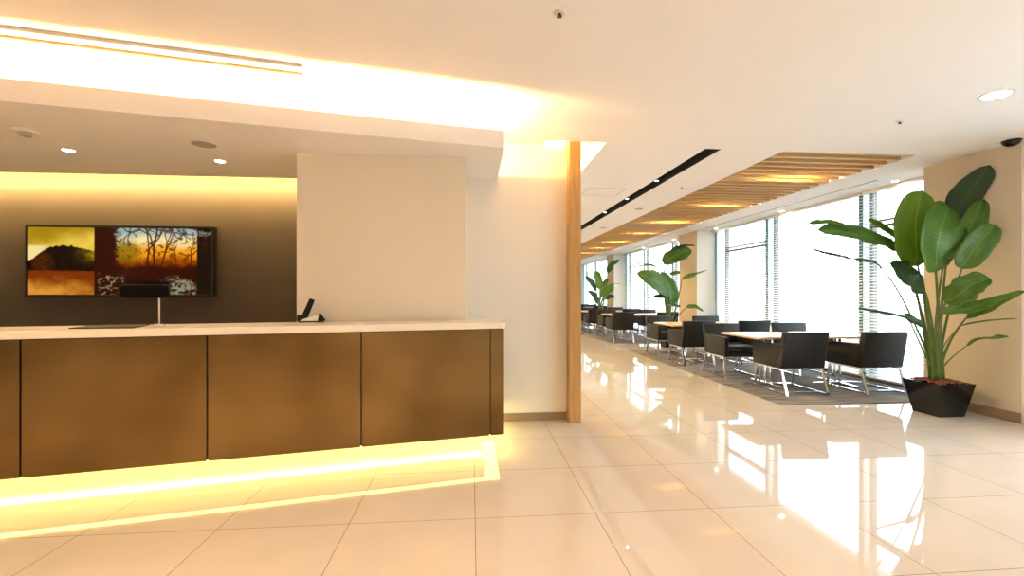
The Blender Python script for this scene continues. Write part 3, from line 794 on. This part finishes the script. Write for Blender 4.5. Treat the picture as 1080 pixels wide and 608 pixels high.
# ------------------------------------------------------------------ potted plants
def leaf_mesh(name, mid, width, nrm, material, parent, wave=.0, fold=.25, taper=.55, seed=0, tip_r=.0):
    """blade along the 3D midrib points; width at the broadest; nrm = which way its face looks"""
    rnd = random.Random(seed)
    pts = [Vector(p) for p in mid]
    # resample (Catmull-Rom)
    K = 18; res = []
    nseg = len(pts) - 1
    for i in range(K + 1):
        q = i / K * nseg; j = min(int(q), nseg - 1); f = q - j
        p1, p2 = pts[j], pts[j + 1]; p0 = pts[j - 1] if j > 0 else p1 * 2 - p2; p3 = pts[j + 2] if j + 2 <= nseg else p2 * 2 - p1
        res.append(0.5 * ((2 * p1) + (p2 - p0) * f + (2 * p0 - 5 * p1 + 4 * p2 - p3) * f * f + (3 * p1 - p0 - 3 * p2 + p3) * f ** 3))
    bm = new_bm(); uvl = bm.loops.layers.uv.new('UVMap')
    NW = 8; rows = []
    ph = rnd.uniform(0, 6)
    for i, p in enumerate(res):
        s = i / K
        tg = (res[min(i + 1, K)] - res[max(i - 1, 0)]).normalized()
        nn = Vector(nrm) - tg * Vector(nrm).dot(tg); nn.normalize(); side = tg.cross(nn)
        pw = 2.6 if taper >= .6 else 1.55
        w = width * .5 * max(0.0, 1 - abs(2 * min(1, s * 1.0) ** .93 - 1) ** pw) ** .55
        w = max(w, .0012)
        row = []
        for j in range(NW + 1):
            a = j / NW * 2 - 1
            jag = 1 + (wave * 2.2 * math.sin(s * 23 + ph + (3 if a > 0 else 0)) * abs(a))
            ripple = wave * width * math.sin(s * 17 + ph + a * 2) * abs(a)
            row.append(bm.verts.new(p + side * (a * w * jag) + nn * (abs(a) ** 1.3 * w * fold + ripple)))
        rows.append(row)
    for i in range(K):
        for j in range(NW):
            f = bm.faces.new((rows[i][j], rows[i][j + 1], rows[i + 1][j + 1], rows[i + 1][j])); f.smooth = True
            for lp, (a, b_) in zip(f.loops, ((j, i), (j + 1, i), (j + 1, i + 1), (j, i + 1))): lp[uvl].uv = (a / NW, b_ / K)
    for v in bm.verts: v.co.x = min(v.co.x, 5.235 - parent.location.x)   # leaves bend along the wall they touch
    me = bpy.data.meshes.new(name); bm.to_mesh(me); bm.free(); me.materials.append(material)
    o = bpy.data.objects.new(name, me); COL.objects.link(o); o.parent = parent
    md = o.modifiers.new('thick', 'SOLIDIFY'); md.thickness = .0018; md.offset = 0
    return o

def bez(p0, p1, p2, k=10):
    return [p0 * (1 - q) ** 2 + p1 * 2 * q * (1 - q) + p2 * q * q for q in (i / k for i in range(k + 1))]

def build_plant(name, label, base, pot_h, bot, top, leaves, zc, xmax, stems=(), sr=1.0):
    t = empty(name, label, 'potted plant', base, 0)
    B = Vector(base)
    bm = new_bm()
    # tapered square pot with a rim and an inner well
    def sq(h, z): return [(-h, -h, z), (h, -h, z), (h, h, z), (-h, h, z)]
    rings = [sq(bot, 0), sq(top, pot_h), sq(top - .022, pot_h), sq(top - .03, pot_h - .05)]
    vr = [[bm.verts.new(p) for p in r] for r in rings]
    bm.faces.new(vr[0][::-1]); bm.faces.new(vr[-1])
    for a, b_ in zip(vr[:-1], vr[1:]):
        for i in range(4): bm.faces.new((a[i], a[(i + 1) % 4], b_[(i + 1) % 4], b_[i]))
    obj('pot', bm, M['black_gloss'], t)
    bm = new_bm()
    G = 20; hh = top - .028; vs = []
    rnd = random.Random(5)
    for i in range(G + 1):
        row = []
        for j in range(G + 1):
            x, y = (i / G * 2 - 1) * hh, (j / G * 2 - 1) * hh
            row.append(bm.verts.new((x, y, pot_h - .012 + .035 * (1 - (x * x + y * y) / (hh * hh * 2)) + rnd.uniform(-.009, .011))))
        vs.append(row)
    for i in range(G):
        for j in range(G): bm.faces.new((vs[i][j], vs[i + 1][j], vs[i + 1][j + 1], vs[i][j + 1]))
    low = [[bm.verts.new((v.co.x, v.co.y, pot_h - .045)) for v in (vs[0][0], vs[G][0], vs[G][G], vs[0][G])]]
    obj('bark_mulch', bm, M['mulch'], t)
    rnd = random.Random(11)
    for k, lf in enumerate(leaves):
        mid_px, wid_px, nrm, mt = lf[:4]; opt = lf[4] if len(lf) > 4 else {}
        mid = []
        for u, v, dz in mid_px:
            z = zc + dz; p = survey(u, v, z)
            while p.x > xmax: z -= .03; p = survey(u, v, z)
            mid.append(p - B)
        wid = wid_px * (zc + mid_px[0][2]) / CAM_F
        nw = Vector(nrm); nw = Vector((nw.x * CY + nw.y * SY, -nw.x * SY + nw.y * CY, nw.z))
        lo = leaf_mesh('leaf', mid, wid, nw, M[mt], t, wave=opt.get('wave', .02), fold=opt.get('fold', .25), taper=opt.get('taper', .6), seed=k)
        if opt.get('stem', True):
            rt = opt.get('root', (rnd.uniform(-.06, .06), rnd.uniform(-.05, .05)))
            p0 = Vector((rt[0], rt[1], pot_h - .005)); p2 = mid[0]
            d = (mid[1] - mid[0]).normalized()
            hgt = max(.1, p2.z - p0.z)
            p1 = Vector((p0.x * .5 + p2.x * .5 - d.x * .08, p0.y * .5 + p2.y * .5 - d.y * .08, p0.z + hgt * opt.get('rise', .62)))
            if 'knee' in opt:
                p1 = survey(*opt['knee'][:2], zc + opt['knee'][2]) - B
            pts = bez(p0, p1, p2, 12) + [mid[0] + (mid[1] - mid[0]) * .25]
            r0 = opt.get('r', .016) * sr
            bm = new_bm(); tube(bm, pts, [r0 * (1 - .6 * i / 13) for i in range(len(pts))], 8); obj('petiole', bm, M['stem'], lo)
    return t

F = (0, -1, .15)     # faces the walkway
PL1 = [
 # midrib (u,v,depth), width px, facing, material
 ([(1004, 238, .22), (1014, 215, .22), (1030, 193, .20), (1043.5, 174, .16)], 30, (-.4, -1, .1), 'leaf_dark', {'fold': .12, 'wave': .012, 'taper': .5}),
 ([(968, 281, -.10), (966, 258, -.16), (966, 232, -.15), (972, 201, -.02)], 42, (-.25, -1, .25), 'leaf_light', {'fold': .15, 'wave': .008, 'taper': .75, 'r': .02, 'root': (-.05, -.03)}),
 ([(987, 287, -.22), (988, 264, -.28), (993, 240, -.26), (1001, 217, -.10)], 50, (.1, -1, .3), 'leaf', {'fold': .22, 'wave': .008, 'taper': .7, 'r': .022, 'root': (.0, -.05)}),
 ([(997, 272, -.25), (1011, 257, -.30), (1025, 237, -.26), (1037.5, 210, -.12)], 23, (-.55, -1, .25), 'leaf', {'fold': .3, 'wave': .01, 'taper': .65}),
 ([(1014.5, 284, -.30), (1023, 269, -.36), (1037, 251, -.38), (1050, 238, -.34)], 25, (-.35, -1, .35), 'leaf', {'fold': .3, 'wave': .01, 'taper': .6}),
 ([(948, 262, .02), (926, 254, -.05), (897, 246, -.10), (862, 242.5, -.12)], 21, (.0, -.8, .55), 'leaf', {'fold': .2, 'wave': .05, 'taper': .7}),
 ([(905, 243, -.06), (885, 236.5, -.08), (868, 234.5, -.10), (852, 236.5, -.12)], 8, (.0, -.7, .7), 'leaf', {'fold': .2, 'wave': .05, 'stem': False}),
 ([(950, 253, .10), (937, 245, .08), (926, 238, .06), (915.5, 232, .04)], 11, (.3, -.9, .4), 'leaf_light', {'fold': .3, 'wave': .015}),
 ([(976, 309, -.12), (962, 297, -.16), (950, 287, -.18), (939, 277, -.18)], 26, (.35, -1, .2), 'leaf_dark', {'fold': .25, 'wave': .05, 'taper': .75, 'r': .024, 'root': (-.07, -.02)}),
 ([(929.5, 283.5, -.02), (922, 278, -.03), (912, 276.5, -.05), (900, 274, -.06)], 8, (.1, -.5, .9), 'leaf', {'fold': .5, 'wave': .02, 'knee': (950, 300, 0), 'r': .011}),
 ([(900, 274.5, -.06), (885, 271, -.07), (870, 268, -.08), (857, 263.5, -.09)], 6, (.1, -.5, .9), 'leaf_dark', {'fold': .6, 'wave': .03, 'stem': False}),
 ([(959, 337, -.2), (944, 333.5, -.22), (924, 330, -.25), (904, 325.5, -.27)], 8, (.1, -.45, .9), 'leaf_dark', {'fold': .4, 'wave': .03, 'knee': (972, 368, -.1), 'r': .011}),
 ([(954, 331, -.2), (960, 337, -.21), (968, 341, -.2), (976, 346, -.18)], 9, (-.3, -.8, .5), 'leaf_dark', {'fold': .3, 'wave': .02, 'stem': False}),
 ([(997, 320, -.22), (1011, 311, -.30), (1026, 300, -.36), (1045, 294, -.42)], 25, (-.2, -.8, .65), 'leaf', {'fold': .3, 'wave': .04, 'taper': .6, 'r': .022}),
 ([(990, 330, -.26), (1010, 327.5, -.34), (1033, 323, -.42), (1059, 315, -.50)], 15, (.0, -.75, .7), 'leaf', {'fold': .3, 'wave': .03, 'taper': .5}),
 ([(1019, 336, -.30), (1034, 328, -.42), (1055, 318, -.55), (1082, 307, -.72)], 13, (-.2, -.8, .6), 'leaf', {'fold': .35, 'wave': .02, 'taper': .5}),
 ([(1013, 344, -.15), (1032, 340.5, -.25), (1052, 338, -.40), (1074, 336.5, -.55)], 6, (.0, -.35, .95), 'leaf', {'fold': .45, 'wave': .01, 'taper': .5, 'r': .008}),
 ([(1019.5, 365, -.22), (1032, 359, -.32), (1047, 357, -.45), (1064, 355.5, -.55)], 10, (-.1, -.7, .7), 'leaf', {'fold': .3, 'wave': .02, 'taper': .5, 'r': .009, 'rise': .5}),
]
build_plant('potted_bird_of_paradise', 'tall broad-leaved plant in a glossy black square pot by the right pillar', (4.84, 4.34, 0), .34, .14, .20, PL1, 4.76, 5.19)
PL2 = [
 ([(705, 268, .0), (712, 263, -.05), (722, 260, -.1), (733, 259.5, -.15)], 5, (.0, -.6, .8), 'leaf_dark', {'fold': .4, 'wave': .04}),
 ([(700, 279, .0), (707, 272, -.05), (718, 268, -.1), (729.5, 264, -.1)], 15, (-.1, -1, .3), 'leaf', {'fold': .15, 'wave': .03}),
 ([(694, 285, .05), (689, 281, .0), (683, 280, 0), (676, 280.5, 0)], 4.5, (.0, -.6, .8), 'leaf', {'fold': .3}),
 ([(706, 313, -.2), (698, 302, -.25), (687, 294, -.3), (671.5, 288, -.3)], 21, (.2, -1, .3), 'leaf', {'fold': .15, 'wave': .03, 'taper': .5}),
 ([(708, 322, -.1), (708, 312, -.15), (704, 300, -.15), (697, 287, -.1)], 17, (.2, -1, .2), 'leaf', {'fold': .2, 'wave': .02}),
 ([(719, 295, -.1), (726, 292, -.15), (735, 289.5, -.2), (746, 285, -.2)], 6, (.0, -.7, .7), 'leaf', {'fold': .3, 'wave': .03, 'knee': (716, 320, 0), 'r': .011}),
 ([(703, 313, -.2), (699, 313, -.2), (694, 313, -.2), (688.5, 313.5, -.2)], 5, (.0, -.9, .4), 'leaf_dark', {'fold': .3}),
 ([(708, 322, -.2), (711, 322, -.2), (714, 323, -.2), (718, 323.5, -.2)], 4, (.0, -.8, .5), 'leaf_dark', {'fold': .3}),
 ([(724, 324.5, -.1), (729, 323.5, -.1), (735, 325, -.1), (741.5, 329, -.1)], 5.5, (.0, -.8, .6), 'leaf', {'fold': .3, 'wave': .04, 'r': .011}),
 ([(706, 290, .15), (710, 289, .15), (714, 288, .15), (717, 286.5, .15)], 5, (.0, -.8, .6), 'leaf', {'fold': .3}),
]
build_plant('potted_bird_of_paradise', 'leafy plant in a dark pot before the first free-standing pillar, behind the tables', (4.62, 10.35, 0), .34, .14, .20, PL2, 10.7, 5.2, sr=1.7)
PL3 = [
 ([(633, 306, 0), (632, 299, 0), (630.5, 292, 0), (628.5, 285.5, 0)], 8, (.1, -1, .2), 'leaf_light', {'fold': .2}),
 ([(641, 288, .1), (643, 283, .1), (647, 278.5, .1), (653.5, 275, .1)], 6.5, (-.3, -1, .2), 'leaf', {'fold': .2, 'knee': (638, 310, 0)}),
 ([(629, 307, 0), (625.5, 301, 0), (622, 296, 0), (617.5, 291.5, 0)], 6, (.3, -1, .2), 'leaf_dark', {'fold': .25}),
 ([(634, 314, -.2), (637, 309, -.2), (642, 305, -.2), (648, 303, -.2)], 10, (-.2, -1, .3), 'leaf', {'fold': .2}),
 ([(633, 309, .1), (636, 303, .1), (638, 299, .1), (641, 294, .1)], 6, (-.2, -1, .2), 'leaf', {'fold': .2}),
 ([(632, 321, 0), (629, 316, 0), (626, 311, 0), (620, 307, 0)], 6, (.3, -1, .2), 'leaf_dark', {'fold': .25}),
 ([(642, 301, .1), (646, 300.5, .1), (650, 299.5, .1), (654, 300, .1)], 2.5, (.0, -.7, .7), 'leaf_dark', {'fold': .3}),
 ([(638, 316, 0), (641, 314, 0), (644, 313, 0), (648, 314.5, 0)], 5, (-.2, -1, .3), 'leaf_dark', {'fold': .25}),
]
build_plant('potted_bird_of_paradise', 'smallest-looking leafy plant, far down the lounge before the second free pillar', (4.72, 16.55, 0), .34, .14, .20, PL3, 16.9, 5.2, sr=2.2)

# ------------------------------------------------------------------ daylight
wd = bpy.data.worlds.new('overcast_sky'); sc.world = wd; wd.use_nodes = True
wn, wl = wd.node_tree.nodes, wd.node_tree.links
bg = wn['Background']; bg.inputs['Strength'].default_value = 3.4
tc = wn.new('ShaderNodeTexCoord'); sx = wn.new('ShaderNodeSeparateXYZ'); wl.new(tc.outputs['Generated'], sx.inputs[0])
rp = wn.new('ShaderNodeValToRGB'); rp.color_ramp.elements[0].position = .0; rp.color_ramp.elements[0].color = (.86, .93, 1, 1)
rp.color_ramp.elements[1].position = 1.0; rp.color_ramp.elements[1].color = (.78, .88, 1.0, 1)
wl.new(sx.outputs['Z'], rp.inputs['Fac']); wl.new(rp.outputs['Color'], bg.inputs['Color'])
for a, b_ in BAYS:
    p = light('AREA', 'window_portal', (XWN + .2, (a + b_) / 2, 1.4), 1, size=b_ - a, size_y=2.7, rot=(PI / 2, 0, PI / 2))
    p.data.cycles.is_portal = True
p = light('AREA', 'window_portal', (5.45, 1.15, 1.25), 1, size=4.3, size_y=2.5, rot=(PI / 2, 0, PI / 2)); p.data.cycles.is_portal = True

# ------------------------------------------------------------------ view
sc.view_settings.view_transform = 'Standard'
sc.view_settings.look = 'None'
sc.view_settings.gamma = 1.0
sc.view_settings.use_curve_mapping = False
sc.view_settings.exposure = 1.25
sc.cycles.max_bounces = 10
sc.cycles.diffuse_bounces = 6
sc.cycles.glossy_bounces = 5
sc.cycles.transparent_max_bounces = 24
sc.cycles.caustics_reflective = False
sc.cycles.caustics_refractive = False
sc.cycles.sample_clamp_indirect = 6.0
sc.cycles.use_denoising = True
